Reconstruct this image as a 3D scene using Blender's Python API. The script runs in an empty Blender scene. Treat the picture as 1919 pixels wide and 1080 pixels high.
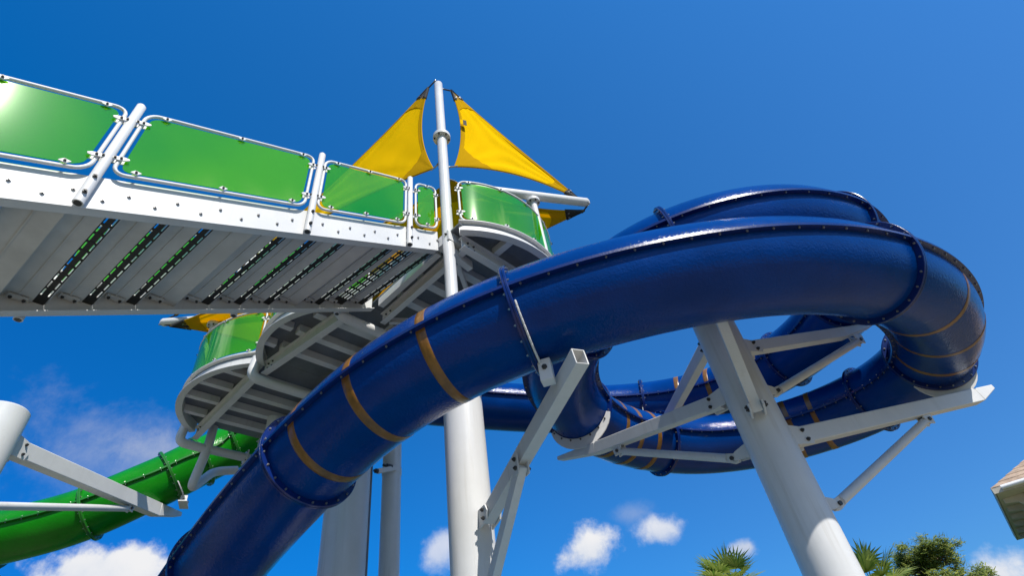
import bpy, math, random
from mathutils import Vector, Matrix
R_ = math.radians
random.seed(7)
SC = bpy.context.scene
COL = SC.collection

# ------------------------------------------------------------ camera
CAMP = Vector((0, 0, 1.6))
FPX, PW, PH = 1000.0, 1919.0, 1080.0
_up = Vector((775 - 960, -567 - 540, FPX)).normalized()          # zenith in camera axes (x right, y down, z ahead)
_fw = (Vector((0, 0, 1)) - _up * _up.z).normalized()
_rt = _fw.cross(_up)
RM = Matrix((_rt, _fw, _up))
cd = bpy.data.cameras.new('camera'); cam = bpy.data.objects.new('camera', cd); COL.objects.link(cam)
cd.sensor_width = 36; cd.lens = 36 * FPX / PW; cd.clip_start = .05; cd.clip_end = 3000
m = Matrix.Identity(4)
for i in range(3):
    m[i][0] = RM[i][0]; m[i][1] = -RM[i][1]; m[i][2] = -RM[i][2]; m[i][3] = CAMP[i]
cam.matrix_world = m
SC.camera = cam
def ray(x, y): return (RM @ Vector((x - 960, y - 540, FPX))).normalized()
def atd(x, y, d):
    r = ray(x, y); return CAMP + r * (d / math.hypot(r.x, r.y))
def atz(x, y, z):
    r = ray(x, y); return CAMP + r * ((z - 1.6) / r.z)

# ------------------------------------------------------------ world, sun, exposure
SUN_EL, SUN_AZ = R_(47.5), R_(146)
SVEC = Vector((math.cos(SUN_EL) * math.sin(SUN_AZ), math.cos(SUN_EL) * math.cos(SUN_AZ), math.sin(SUN_EL)))
W = bpy.data.worlds.new('World'); SC.world = W; W.use_nodes = True
nt = W.node_tree; nt.nodes.clear()
class NT:
    def __init__(s, nt): s.nt = nt
    def n(s, t, ins=None, **kw):
        o = s.nt.nodes.new(t)
        for k, v in kw.items(): setattr(o, k, v)
        for k, v in (ins or {}).items():
            if hasattr(v, 'links') or hasattr(v, 'is_output'): s.nt.links.new(v, o.inputs[k])
            else: o.inputs[k].default_value = v
        return o
    def math(s, op, a, b=0.0, c=None, clamp=False):
        d = {0: a, 1: b}
        if c is not None: d[2] = c
        return s.n('ShaderNodeMath', d, operation=op, use_clamp=clamp).outputs[0]
    def mix(s, f, a, b, blend='MIX'):
        o = s.n('ShaderNodeMix', {0: f, 6: a, 7: b}, data_type='RGBA', blend_type=blend); return o.outputs[2]
    def dot(s, a, v):
        o = s.n('ShaderNodeVectorMath', {0: a}, operation='DOT_PRODUCT'); o.inputs[1].default_value = v; return o.outputs['Value']
    def ramp(s, f, lo, hi):
        o = s.n('ShaderNodeMapRange', {0: f, 1: lo, 2: hi, 3: 0.0, 4: 1.0}, interpolation_type='SMOOTHSTEP'); return o.outputs[0]
w = NT(nt)
sky = w.n('ShaderNodeTexSky', sky_type='NISHITA', sun_disc=False, sun_elevation=SUN_EL, sun_rotation=SUN_AZ,
          altitude=0.0, air_density=1.0, dust_density=0.35, ozone_density=3.0)
geo = w.n('ShaderNodeTexCoord').outputs['Generated']
def gain(a, b, c, e):                                                  # deep polarised blue, clearer to the west, paler eastwards
    return w.math('ADD', w.math('MAXIMUM', w.math('ADD', w.math('ADD', w.dot(geo, (0, 0, b)), w.dot(geo, (c, 0, 0))), a), .03), w.math('MULTIPLY', w.math('MAXIMUM', w.dot(geo, (0, -1, 0)), 0.0), e))
gcol = w.n('ShaderNodeCombineColor', {0: gain(.085, .20, .34, .55), 1: gain(.48, .87, .25, .1), 2: gain(.98, 1.19, .14, -.35)}).outputs[0]
skyc = w.mix(1.0, sky.outputs[0], gcol, 'MULTIPLY')
acc = skyc
nz1 = w.n('ShaderNodeTexNoise', {'Vector': geo, 'Scale': 14.0, 'Detail': 9.0, 'Roughness': .62})
nz2 = w.n('ShaderNodeTexNoise', {'Vector': geo, 'Scale': 5.0, 'Detail': 8.0, 'Roughness': .68, 'Distortion': .12})
def cloud(px, py, hw, hh, bright, soft, noise, wisp=False, k=1.0, thr=.0, d=None):
    """a cloud in the direction of pixel (px,py); half sizes in pixels of the photo"""
    global acc
    c = d or ray(px, py); zen = Vector((0, 0, 1)); r = c.cross(zen).normalized(); u = r.cross(c)
    z = (RM.transposed() @ c).z if d is None else 1.0; s = 1.0 / (FPX / z)
    a, b = hw * s, hh * s
    cx = w.dot(geo, r); cy = w.dot(geo, u); cz = w.dot(geo, c)
    dx = w.math('DIVIDE', cx, a); dy = w.math('DIVIDE', cy, b)
    dd = w.math('SQRT', w.math('ADD', w.math('MULTIPLY', dx, dx), w.math('MULTIPLY', dy, dy)))
    nz = (nz2 if wisp else nz1).outputs['Fac']
    f = w.math('ADD', w.math('SUBTRACT', 1.0, dd), w.math('MULTIPLY', w.math('SUBTRACT', nz, .5 + thr), noise))
    f = w.math('MULTIPLY', w.ramp(f, 0.0, soft), w.math('GREATER_THAN', cz, 0.0))
    f = w.math('MULTIPLY', f, k)
    sh = w.ramp(w.math('ADD', dy, w.math('MULTIPLY', w.math('SUBTRACT', nz1.outputs['Fac'], .5), 3.0)), -1.2, .9)
    ccol = w.mix(sh, (bright * .70, bright * .78, bright * .92, 1), (bright, bright, bright * 1.02, 1))
    acc = w.mix(f, acc, ccol)
CB = 8.0
cloud(205, 1075, 140, 62, CB, .55, 2.2)
cloud(1102, 1030, 66, 48, CB, .75, 2.4)
cloud(1238, 995, 62, 28, CB, .9, 2.4, k=.85)
cloud(1382, 1030, 45, 20, CB * .9, .9, 2.6, k=.75)
cloud(1866, 1078, 66, 56, CB, .8, 2.0)
cloud(826, 1035, 45, 36, CB, 1.0, 2.6, k=.7)
cloud(125, 850, 220, 110, CB * .8, 1.3, 3.6, wisp=True, k=.33, thr=.03)
cloud(290, 850, 90, 36, CB * .8, 1.4, 3.0, wisp=True, k=.38)
cloud(1190, 965, 60, 26, CB * .8, 1.4, 3.0, wisp=True, k=.3)
def adir(az, el): az, el = R_(az), R_(el); return Vector((math.sin(az) * math.cos(el), math.cos(az) * math.cos(el), math.sin(el)))
for az, el, hw, hh in ((127, 57, 120, 55), (112, 48, 150, 60), (175, 38, 260, 110), (215, 50, 220, 120), (88, 32, 160, 80), (250, 35, 240, 100)):  # clouds behind the camera
    cloud(0, 0, hw, hh, CB * 2.2, .9, 2.6, d=adir(az, el))
bg = w.n('ShaderNodeBackground', {'Color': acc, 'Strength': 0.08})
w.n('ShaderNodeOutputWorld', {'Surface': bg.outputs[0]})
sd = bpy.data.lights.new('sun', 'SUN'); sd.energy = 4.3; sd.angle = R_(.53); sd.color = (1, .955, .88)
so = bpy.data.objects.new('sun', sd); COL.objects.link(so); so.rotation_euler = SVEC.to_track_quat('Z', 'Y').to_euler(); so.location = (8, -12, 30)
SC.view_settings.view_transform = 'Standard'; SC.view_settings.look = 'None'
SC.view_settings.exposure = 0.46; SC.view_settings.gamma = 1

# ------------------------------------------------------------ materials
MATS = {}
def mat(name, col, rough=.5, metal=0., coat=0., coat_r=.05, vary=.0, vscale=3., bump=0., bscale=60., bdetail=4., spec=.5, rvary=0., streak=0.):
    m = bpy.data.materials.new(name); m.use_nodes = True; k = NT(m.node_tree)
    p = m.node_tree.nodes['Principled BSDF']
    p.inputs['Roughness'].default_value = rough; p.inputs['Metallic'].default_value = metal
    p.inputs['Coat Weight'].default_value = coat; p.inputs['Coat Roughness'].default_value = coat_r
    p.inputs['Specular IOR Level'].default_value = spec
    p.inputs['Base Color'].default_value = (*col, 1)
    tc = k.n('ShaderNodeTexCoord').outputs['Object']
    if vary or rvary:
        nz = k.n('ShaderNodeTexNoise', {'Vector': tc, 'Scale': vscale, 'Detail': 7.0, 'Roughness': .65}).outputs['Fac']
        if vary:
            c = k.mix(k.ramp(nz, .3, .72), (*[x * (1 - vary) for x in col], 1), (*[min(1, x * (1 + vary * .5)) for x in col], 1))
            m.node_tree.links.new(c, p.inputs['Base Color'])
        if rvary:
            r = k.n('ShaderNodeMapRange', {0: nz, 1: .3, 2: .7, 3: rough - rvary, 4: rough + rvary}).outputs[0]
            m.node_tree.links.new(r, p.inputs['Roughness'])
    if streak:
        mp = k.n('ShaderNodeMapping', {'Vector': tc, 'Scale': (9.0, 9.0, .35)}).outputs[0]
        n2 = k.n('ShaderNodeTexNoise', {'Vector': mp, 'Scale': 1.0, 'Detail': 6.0, 'Roughness': .7}).outputs['Fac']
        n3 = k.n('ShaderNodeTexNoise', {'Vector': tc, 'Scale': 1.1, 'Detail': 4.0}).outputs['Fac']
        f = k.math('MULTIPLY', k.math('MULTIPLY', k.ramp(n2, .50, .72), k.ramp(n3, .40, .65)), streak)
        src = p.inputs['Base Color'].links[0].from_socket if p.inputs['Base Color'].links else None
        c = k.mix(f, src if src else (*col, 1), (col[0] * .55, col[1] * .50, col[2] * .42, 1))
        m.node_tree.links.new(c, p.inputs['Base Color'])
    if bump:
        nb = k.n('ShaderNodeTexNoise', {'Vector': tc, 'Scale': bscale, 'Detail': bdetail, 'Roughness': .6}).outputs['Fac']
        b = k.n('ShaderNodeBump', {'Height': nb, 'Strength': bump, 'Distance': .01})
        m.node_tree.links.new(b.outputs[0], p.inputs['Normal'])
        if coat: m.node_tree.links.new(b.outputs[0], p.inputs['Coat Normal'])
    MATS[name] = m; return m
BLUE = mat('blue gelcoat', (.0002, .033, .185), .12, vary=.18, vscale=1.3, bump=.5, bscale=34, bdetail=2, spec=.15, rvary=.09)
NAVY = mat('blue flange gelcoat', (.0006, .014, .115), .25, vary=.12, vscale=4, bump=.15, bscale=40)
OCHRE = mat('ochre band', (.20, .088, .012), .3, vary=.35, vscale=6, bump=.25, bscale=40, bdetail=3)
GREEN = mat('green gelcoat', (.006, .19, .006), .18, vary=.2, vscale=1.3, bump=.5, bscale=34, bdetail=2, spec=.2)
GREEND = mat('green flange gelcoat', (.015, .15, .012), .30, vary=.15, vscale=4)
WHITE = mat('white powder coat', (.60, .60, .595), .52, vary=.06, vscale=2.2, bump=.03, bscale=120, rvary=.06, streak=.35)
COLW = mat('white painted column', (.60, .60, .595), .33, vary=.07, vscale=1.1, bump=.02, bscale=30, rvary=.07, streak=.40)
GREYM = mat('galvanised deck', (.15, .16, .175), .5, vary=.18, vscale=3)
TREAD = mat('pale aluminium tread', (.50, .50, .49), .42, vary=.14, vscale=2.0, rvary=.08)
STEEL = mat('stainless bolt', (.34, .33, .32), .38, metal=.85)
DARKB = mat('dark bolt', (.05, .05, .05), .45, metal=.4)
GRILL = mat('black riser grille', (.012, .012, .012), .55)
WEB = mat('black webbing', (.015, .014, .013), .8)
def panel_mat():
    m = bpy.data.materials.new('green acrylic'); m.use_nodes = True; n = m.node_tree; n.nodes.clear(); k = NT(n)
    tc = k.n('ShaderNodeTexCoord').outputs['Object']
    nz = k.n('ShaderNodeTexNoise', {'Vector': tc, 'Scale': .55, 'Detail': 2.0}).outputs['Fac']
    rn = k.n('ShaderNodeObjectInfo').outputs['Random']
    col = k.mix(k.math('ADD', k.math('MULTIPLY', k.ramp(nz, .35, .65), .55), k.math('MULTIPLY', rn, .45)), (.001, .42, .030, 1), (.17, .66, .002, 1))
    di = k.n('ShaderNodeBsdfDiffuse', {'Color': col}).outputs[0]
    tl = k.n('ShaderNodeBsdfTranslucent', {'Color': col}).outputs[0]
    tr = k.n('ShaderNodeBsdfTransparent', {'Color': (.55, .93, .07, 1)}).outputs[0]
    a = k.n('ShaderNodeMixShader', {0: .4, 1: di, 2: tl}).outputs[0]
    b = k.n('ShaderNodeMixShader', {0: .64, 1: a, 2: tr}).outputs[0]
    gl = k.n('ShaderNodeMixShader', {0: .012, 1: k.n('ShaderNodeBsdfGlossy', {'Color': (1, 1, 1, 1), 'Roughness': .06}).outputs[0], 2: k.n('ShaderNodeBsdfGlossy', {'Color': (1, 1, 1, 1), 'Roughness': .25}).outputs[0]}).outputs[0]
    lw = k.n('ShaderNodeLayerWeight', {'Blend': .5}).outputs['Facing']
    fr = k.math('ADD', k.math('MULTIPLY', k.math('POWER', lw, 4.0), .6), .042)
    c = k.n('ShaderNodeMixShader', {0: fr, 1: b, 2: gl}).outputs[0]
    k.n('ShaderNodeOutputMaterial', {'Surface': c}); MATS['green acrylic'] = m; return m
ACRYL = panel_mat()
def sail_mat(name, col, tcol, fac):
    m = bpy.data.materials.new(name); m.use_nodes = True; n = m.node_tree; n.nodes.clear(); k = NT(n)
    tc = k.n('ShaderNodeTexCoord').outputs['Object']
    nz = k.n('ShaderNodeTexNoise', {'Vector': tc, 'Scale': 1.2, 'Detail': 5.0}).outputs['Fac']
    c = k.mix(k.ramp(nz, .3, .7), (*[x * .9 for x in col], 1), (*col, 1))
    wv = k.n('ShaderNodeTexNoise', {'Vector': tc, 'Scale': 260.0, 'Detail': 1.0}).outputs['Fac']
    b = k.n('ShaderNodeBump', {'Height': wv, 'Strength': .25, 'Distance': .004}).outputs[0]
    di = k.n('ShaderNodeBsdfDiffuse', {'Color': c, 'Normal': b}).outputs[0]
    tl = k.n('ShaderNodeBsdfTranslucent', {'Color': (*tcol, 1)}).outputs[0]
    k.n('ShaderNodeOutputMaterial', {'Surface': k.n('ShaderNodeMixShader', {0: fac, 1: di, 2: tl}).outputs[0]}); return m
SAIL = sail_mat('yellow shade cloth', (.98, .65, .006), (.98, .70, .006), .42)
HEM = sail_mat('yellow hem cloth', (.62, .36, .01), (.5, .28, .01), .3)

# ------------------------------------------------------------ mesh helpers
class MB:
    def __init__(s): s.v = []; s.f = []; s.m = []
    def quad(s, *idx, mi=0): s.f.append(idx); s.m.append(mi)
    def add(s, pts): b = len(s.v); s.v += [Vector(p) for p in pts]; return b
    def face(s, pts, mi=0): b = s.add(pts); s.quad(*range(b, b + len(pts)), mi=mi)
    def hexa(s, lo, hi, mi=0):
        """two matching quads (lists of 4) joined to a closed box"""
        b = s.add(list(lo) + list(hi))
        for q in ((3, 2, 1, 0), (4, 5, 6, 7), (0, 1, 5, 4), (1, 2, 6, 5), (2, 3, 7, 6), (3, 0, 4, 7)): s.quad(*[b + i for i in q], mi=mi)
    def bar(s, p, q, wd, h, up=(0, 0, 1), mi=0, w2=None, h2=None):
        p = Vector(p); q = Vector(q); t = (q - p).normalized(); up = Vector(up)
        a = t.cross(up).normalized(); b = a.cross(t)
        w2 = wd if w2 is None else w2; h2 = h if h2 is None else h2
        f = lambda c, x, y: [c - a * x / 2 - b * y / 2, c + a * x / 2 - b * y / 2, c + a * x / 2 + b * y / 2, c - a * x / 2 + b * y / 2]
        s.hexa(f(p, wd, h), f(q, w2, h2), mi)
    def rings(s, rings, closed=True, caps=True, loop=False, mi=0):
        n = len(rings[0]); bs = [s.add(r) for r in rings]; k = len(bs)
        for i in range(k if loop else k - 1):
            a, b = bs[i], bs[(i + 1) % k]
            for j in range(n if closed else n - 1): s.quad(a + j, a + (j + 1) % n, b + (j + 1) % n, b + j, mi=mi)
        if caps and not loop and closed:
            s.quad(*[bs[0] + j for j in reversed(range(n))], mi=mi); s.quad(*[bs[-1] + j for j in range(n)], mi=mi)
    def tube(s, pts, r, seg=12, caps=True, loop=False, mi=0, radii=None):
        pts = [Vector(p) for p in pts]; n = len(pts); rr = []
        t0 = (pts[1] - pts[0]).normalized(); a = t0.orthogonal().normalized()
        for i in range(n):
            if loop: t = (pts[(i + 1) % n] - pts[i - 1]).normalized()
            else: t = (pts[min(i + 1, n - 1)] - pts[max(i - 1, 0)]).normalized()
            a = (a - t * a.dot(t)).normalized(); b = t.cross(a); R = radii[i] if radii else r
            rr.append([pts[i] + (a * math.cos(x) + b * math.sin(x)) * R for x in (2 * math.pi * j / seg for j in range(seg))])
        s.rings(rr, caps=caps, loop=loop, mi=mi)
    def cyl(s, p, q, r, seg=12, mi=0, r2=None): s.tube([p, q], r, seg, mi=mi, radii=[r, r if r2 is None else r2])
    def bolt(s, p, n, r=.014, h=.014, mi=1, seg=6):
        p = Vector(p); n = Vector(n).normalized(); s.cyl(p - n * .004, p + n * h, r, seg, mi); s.cyl(p + n * h, p + n * h * 1.7, r * .55, seg, mi)
    def plate(s, outline, nrm, th, mi=0):
        nrm = Vector(nrm).normalized(); s.rings([[Vector(p) - nrm * th / 2 for p in outline], [Vector(p) + nrm * th / 2 for p in outline]], mi=mi)
    def build(s, name, mats, parent=None, smooth=35, bevel=0.):
        me = bpy.data.meshes.new(name)
        off = parent_loc(parent) if parent else Vector((0, 0, 0))
        me.from_pydata([tuple(v - off) for v in s.v], [], s.f); me.update()
        if not isinstance(mats, (list, tuple)): mats = [mats]
        for x in mats: me.materials.append(x)
        me.polygons.foreach_set('material_index', [min(i, len(mats) - 1) for i in s.m])
        if smooth:
            me.shade_smooth(); me.set_sharp_from_angle(angle=R_(smooth))
        o = bpy.data.objects.new(name, me); COL.objects.link(o)
        if parent: o.parent = parent
        if bevel:
            b = o.modifiers.new('bevel', 'BEVEL'); b.width = bevel; b.segments = 2; b.limit_method = 'ANGLE'; b.angle_limit = R_(40)
        return o
def parent_loc(o):
    v = Vector((0, 0, 0))
    while o is not None: v += Vector(o.location); o = o.parent
    return v
def thing(name, loc, label, cat, group=None):
    o = bpy.data.objects.new(name, None); COL.objects.link(o); o.location = loc; o.empty_display_size = .3
    o['label'] = label; o['category'] = cat
    if group: o['group'] = group
    return o
def tag(o, label, cat, group=None):
    o['label'] = label; o['category'] = cat
    if group: o['group'] = group
    return o
def lerp(a, b, t): return a + (b - a) * t

# ------------------------------------------------------------ ground
def ground():
    m = bpy.data.materials.new('ground'); m.use_nodes = True; k = NT(m.node_tree); p = m.node_tree.nodes['Principled BSDF']
    tc = k.n('ShaderNodeTexCoord').outputs['Object']
    n1 = k.n('ShaderNodeTexNoise', {'Vector': tc, 'Scale': .25, 'Detail': 8.0}).outputs['Fac']
    n2 = k.n('ShaderNodeTexNoise', {'Vector': tc, 'Scale': 9.0, 'Detail': 6.0}).outputs['Fac']
    c = k.mix(n1, (.035, .075, .018, 1), (.075, .12, .035, 1)); c = k.mix(k.math('MULTIPLY', n2, .5), c, (.03, .05, .015, 1))
    m.node_tree.links.new(c, p.inputs['Base Color']); p.inputs['Roughness'].default_value = .9
    g = MB(); g.face([(-900, -900, 0), (900, -900, 0), (900, 900, 0), (-900, 900, 0)])
    o = g.build('ground', m, smooth=0); o['kind'] = 'structure'
    pm = mat('concrete deck', (.29, .235, .15), .8, vary=.25, vscale=.8, bump=.3, bscale=40)
    d = MB(); d.rings([[(-16, -9, -.1), (15, -9, -.1), (15, 15.5, -.1), (-16, 15.5, -.1)], [(-16, -9, .05), (15, -9, .05), (15, 15.5, .05), (-16, 15.5, .05)]])
    o = d.build('pool_deck', pm, smooth=0); o['kind'] = 'structure'
    wm = mat('pool water', (.02, .17, .27), .06, vary=.2, vscale=.7, bump=.25, bscale=3)
    q = MB(); q.rings([[(-5.2, 2.6, z), (2.2, 2.6, z), (2.2, 11.5, z), (-5.2, 11.5, z)] for z in (.02, .07)]); o = q.build('water', wm, smooth=0); o['kind'] = 'structure'
    q = MB()
    for a, b in (((-5.35, 2.45), (2.35, 2.45)), ((2.35, 2.6), (2.35, 11.65)), ((2.2, 11.65), (-5.35, 11.65)), ((-5.35, 11.5), (-5.35, 2.6))): q.bar((*a, .08), (*b, .08), .3, .12)
    o = q.build('pool_edge', MATS['white pool coping'] if 'white pool coping' in MATS else mat('pool coping', (.5, .47, .42), .7), smooth=0); o['kind'] = 'structure'
ground()
GZ = .05

# ------------------------------------------------------------ water slides (tube sections > flanges, stripes)
def bspline(P, t0, dt):
    n = len(P); P = [Vector(p) for p in P]
    def f(t):
        x = (t - t0) / dt; i = max(1, min(n - 3, int(math.floor(x)))); u = x - i
        return (P[i - 1] * (1 - u) ** 3 + P[i] * (3 * u ** 3 - 6 * u * u + 4) + P[i + 1] * (-3 * u ** 3 + 3 * u * u + 3 * u + 1) + P[i + 2] * u ** 3) / 6
    return f
def frame(f, t):
    T = (f(t + .01) - f(t - .01)).normalized(); L = T.cross(Vector((0, 0, 1))).normalized(); U = L.cross(T)
    return f(t), T, L, U
RT = .56
def circ(c, L, U, r, n=44): return [c + L * (r * math.cos(a)) + U * (r * math.sin(a)) for a in (2 * math.pi * j / n for j in range(n))]
def arclen(f, a, b, n=40):
    s = [0.]; p = f(a)
    for i in range(1, n + 1):
        q = f(lerp(a, b, i / n)); s.append(s[-1] + (q - p).length); p = q
    return s
def t_at(s, a, b, d):
    n = len(s) - 1
    for i in range(n):
        if s[i + 1] >= d: return lerp(a, b, (i + (d - s[i]) / max(1e-9, s[i + 1] - s[i])) / n)
    return b
def slide_sections(root, f, TF, stripes, body, lip, band):
    for a, b in zip(TF[:-1], TF[1:]):
        S = arclen(f, a, b); n = max(6, int(S[-1] / .13))
        ts = [lerp(a, b, i / n) for i in range(n + 1)]
        mb = MB(); mb.rings([circ(*(lambda q: (q[0], q[2], q[3]))(frame(f, t)), RT) for t in ts], caps=False)
        sec = mb.build('tube_section', body, root, smooth=60)
        for sd in (1, -1):                                          # horizontal seam lip with bolts under it
            mb = MB(); rr = []
            for t in ts:
                c, T, L, U = frame(f, t); L = L * sd
                rr.append([c + L * (RT - .012) - U * .018, c + L * (RT + .064) - U * .018, c + L * (RT + .064) + U * .018, c + L * (RT - .012) + U * .018])
            mb.rings(rr); nb = max(2, int(S[-1] / .26))
            for j in range(nb):
                c, T, L, U = frame(f, t_at(S, a, b, S[-1] * (j + .5) / nb)); p = c + L * sd * (RT + .036)
                mb.bolt(p - U * .018, -U, .013, .012); mb.bolt(p + U * .018, U, .013, .012)
            mb.build('seam_flange', [lip, STEEL], sec, smooth=30)
        c, T, L, U = frame(f, b)                                    # ring flange at the upper end of the section
        mb = MB(); n = 56
        prof = [(RT - .01, -.028), (RT + .07, -.028), (RT + .07, -.003), (RT + .07, .003), (RT + .07, .028), (RT - .01, .028)]
        prof = [(RT - .01, -.03), (RT + .066, -.03), (RT + .072, -.024), (RT + .072, -.004), (RT + .064, -.002), (RT + .064, .002), (RT + .072, .004), (RT + .072, .024), (RT + .066, .03), (RT - .01, .03)]
        mb.rings([circ(c + T * h, L, U, r, n) for r, h in prof], caps=False)
        for j in range(22):
            x = 2 * math.pi * (j + .5) / 22; d = L * math.cos(x) + U * math.sin(x)
            for sg in (1, -1): mb.bolt(c + d * (RT + .038) + T * sg * .03, T * sg, .013, .013)
        mb.build('joint_flange', [lip, STEEL], sec, smooth=30)
        for t, wd in stripes:
            if not (a < t < b): continue
            v = (f(t + .01) - f(t - .01)).length / .02; h = wd / v / 2; mb = MB()
            mb.rings([circ(*(lambda q: (q[0], q[2], q[3]))(frame(f, t + h * x)), RT + e) for x, e in ((-1, .0005), (-.97, .003), (-.3, .003), (.3, .003), (.97, .003), (1, .0005))], caps=False)
            mb.build('stripe', band, sec, smooth=60)
BP = [[-13.665, 16.332, 1.261], [-12.327, 15.02, 1.67], [-10.989, 13.708, 2.079], [-9.651, 12.396, 2.488], [-8.313, 11.084, 2.897], [-6.975, 9.771, 3.306], [-5.637, 8.459, 3.715], [-4.299, 7.146, 4.124], [-2.986, 6.007, 4.536], [-1.671, 5.083, 4.931], [-0.192, 4.539, 5.158], [1.43, 4.37, 5.288], [3.085, 4.573, 5.409], [4.62, 5.286, 5.517], [5.879, 6.484, 5.623], [6.618, 7.93, 5.712], [6.299, 9.437, 5.797], [4.896, 10.544, 5.877], [2.973, 10.67, 5.961], [1.268, 9.596, 6.086], [0.368, 7.842, 6.206], [0.717, 6.145, 6.335], [2.065, 5.132, 6.474], [3.846, 5.126, 6.618], [5.324, 6.148, 6.835], [5.934, 7.992, 7.039], [5.471, 10.041, 7.175], [3.848, 11.51, 7.348], [1.058, 11.773, 7.738], [-2.853, 10.63, 8.216], [-4.3, 10.0, 8.36], [-5.3, 9.5, 8.4]]
fB = bspline(BP, -8.4, .7)
slide = thing('water_slide', (3.2, 7.5, 0), 'glossy dark blue tube water slide coiling twice around a white column', 'water slide')
TFB = [-7.6, -6.2, -4.9, -3.58, -2.65, -1.3, .55, 2.05, 2.78, 4.45, 5.3, 6.25, 7.05, 8.1, 9.0, 9.75, 10.8, 11.7, 12.3]
STR = [(-2.46, .105), (-2.1, .105), (-1.7, .105), (1.05, .09), (1.5, .09), (1.86, .09), (3.2, .11), (3.42, .11), (3.62, .11), (4.62, .11), (4.8, .11), (4.98, .11), (6.7, .1), (8.5, .09), (10.33, .12), (10.56, .12)]
slide_sections(slide, fB, TFB, STR, BLUE, NAVY, OCHRE)

GP = [atd(-420, 1120, 20), atd(-230, 1075, 18), atd(-100, 1035, 16.6), atd(0, 1007, 15.6), atd(90, 987, 15.0), atd(175, 960, 14.6), atd(258, 922, 14.3), atd(325, 893, 14.2), atd(375, 866, 14.1), atd(428, 842, 14.2), atd(490, 815, 13.9), atd(550, 780, 13.2), atd(610, 750, 12.4)]
fG = bspline(GP, 0, 1)
gs = thing('water_slide', (-8.5, 11, 0), 'bright green tube water slide leaving the left end of the tower', 'water slide')
slide_sections(gs, fG, [1.0, 2.9, 4.95, 6.95, 8.0, 9.3, 10.6], [], GREEN, GREEND, OCHRE)

# ------------------------------------------------------------ support columns (> arm, brace, saddle)
def column(root, x, y, r, z0, z1, cap=True):
    mb = MB(); mb.tube([(x, y, z0), (x, y, z0 + .02), (x, y, z1 - .03), (x, y, z1)], r, 40, radii=[r, r, r, r - .03])
    sh = mb.build('shaft', COLW, root, smooth=40)
    mb = MB(); mb.cyl((x, y, z0), (x, y, z0 + .04), r + .16, 32)
    for j in range(10):
        a = 2 * math.pi * j / 10; mb.bolt((x + (r + .1) * math.cos(a), y + (r + .1) * math.sin(a), z0 + .04), (0, 0, 1), .022, .03)
    mb.build('base_plate', [COLW, STEEL], root, smooth=40)
def hdir(p, q): d = Vector(q) - Vector(p); d.z = 0; return d.normalized()
def arm(root, cx, cy, r, zc, end, wd=.16, h=.24, taper=.9, shift=0.):
    """box arm bolted between two lug plates on a column; sloped underside at its free end"""
    end = Vector(end); c = Vector((cx, cy, zc)); d = hdir(c, end); c = c + d.cross(Vector((0, 0, 1))) * shift; d = hdir(c, end); st = c + d * (r + .10); L = (end - st).length; t = (end - st).normalized()
    k = max(.0, L - taper); knee = st + t * k; side = t.cross(Vector((0, 0, 1))).normalized(); u = side.cross(t)
    mb = MB(); f = lambda p, hh, top: [p - side * wd / 2 + u * (top - hh), p + side * wd / 2 + u * (top - hh), p + side * wd / 2 + u * top, p - side * wd / 2 + u * top]
    if taper > .1:
        mb.hexa(f(st, h, h / 2), f(knee, h, h / 2))
        mb.hexa([p + t * .0015 for p in f(knee, h * .995, h * .4975)], f(end, h * .34, h / 2))
    else:                                                           # plain box tube, open at its end
        g = lambda p: [p - side * (wd / 2 - .012) + u * (.012 - h / 2), p + side * (wd / 2 - .012) + u * (.012 - h / 2), p + side * (wd / 2 - .012) + u * (h / 2 - .012), p - side * (wd / 2 - .012) + u * (h / 2 - .012)]
        mb.rings([f(st, h, h / 2), f(end, h, h / 2), g(end), g(end - t * .5)])
    a = mb.build('arm', WHITE, root, smooth=30, bevel=.012)
    mb = MB()
    for s in (1, -1):
        o = side * s * (wd / 2 + .016); q = c + d * (r - .03) + o
        mb.plate([q - u * (h * .62), q + d * .3 - u * (h * .5), q + d * .36, q + d * .3 + u * (h * .5), q + u * (h * .62)], side, .022)
        for e in (-.28, .28): mb.bolt(c + d * (r + .2) + o + side * s * .011 + u * h * e, side * s, .024, .022)
    mb.build('lug_plate', [WHITE, DARKB], a, smooth=30)
    return a
def brace(root, cx, cy, r, zc, end, rad=.055):
    """round strut pinned between column lug and the underside of an arm"""
    end = Vector(end); c = Vector((cx, cy, zc)); d = hdir(c, end); st = c + d * (r + .24); t = (end - st).normalized()
    side = t.cross(Vector((0, 0, 1))).normalized()
    mb = MB(); mb.cyl(st + t * .1, end - t * .08, rad, 20); b = mb.build('brace', WHITE, root, smooth=40)
    u = side.cross(t)
    for p, q in ((st, t), (end, -t)):
        mb = MB()
        mb.plate([p + q * .16 + u * rad * .9, p + q * .0 + u * rad * 1.1, p - q * .07 + u * rad * .6, p - q * .07 - u * rad * .6, p - u * rad * 1.1, p + q * .16 - u * rad * .9], side, .05)
        mb.cyl(p - side * .075, p + side * .075, .026, 10, mi=1)
        mb.build('brace_eye', [WHITE, DARKB], b, smooth=30)
    mb = MB(); q = c + d * (r - .02)
    for s in (1, -1):
        o = side * s * .045; mb.plate([q + o - Vector((0, 0, .09)), q + o + d * .2 - Vector((0, 0, .05)), st + o + d * .05, q + o + d * .2 + Vector((0, 0, .055)), q + o + Vector((0, 0, .09))], side, .018)
    mb.build('brace_lug', WHITE, b, smooth=30)
    mb = MB(); q = end
    for s in (1, -1):
        o = side * s * .045; mb.plate([q + o + d * .07 + Vector((0, 0, -.06)), q + o - d * .07 + Vector((0, 0, -.06)), q + o - d * .1 + Vector((0, 0, .1)), q + o + d * .1 + Vector((0, 0, .1))], side, .018)
    mb.build('brace_lug', WHITE, b, smooth=30)
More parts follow.
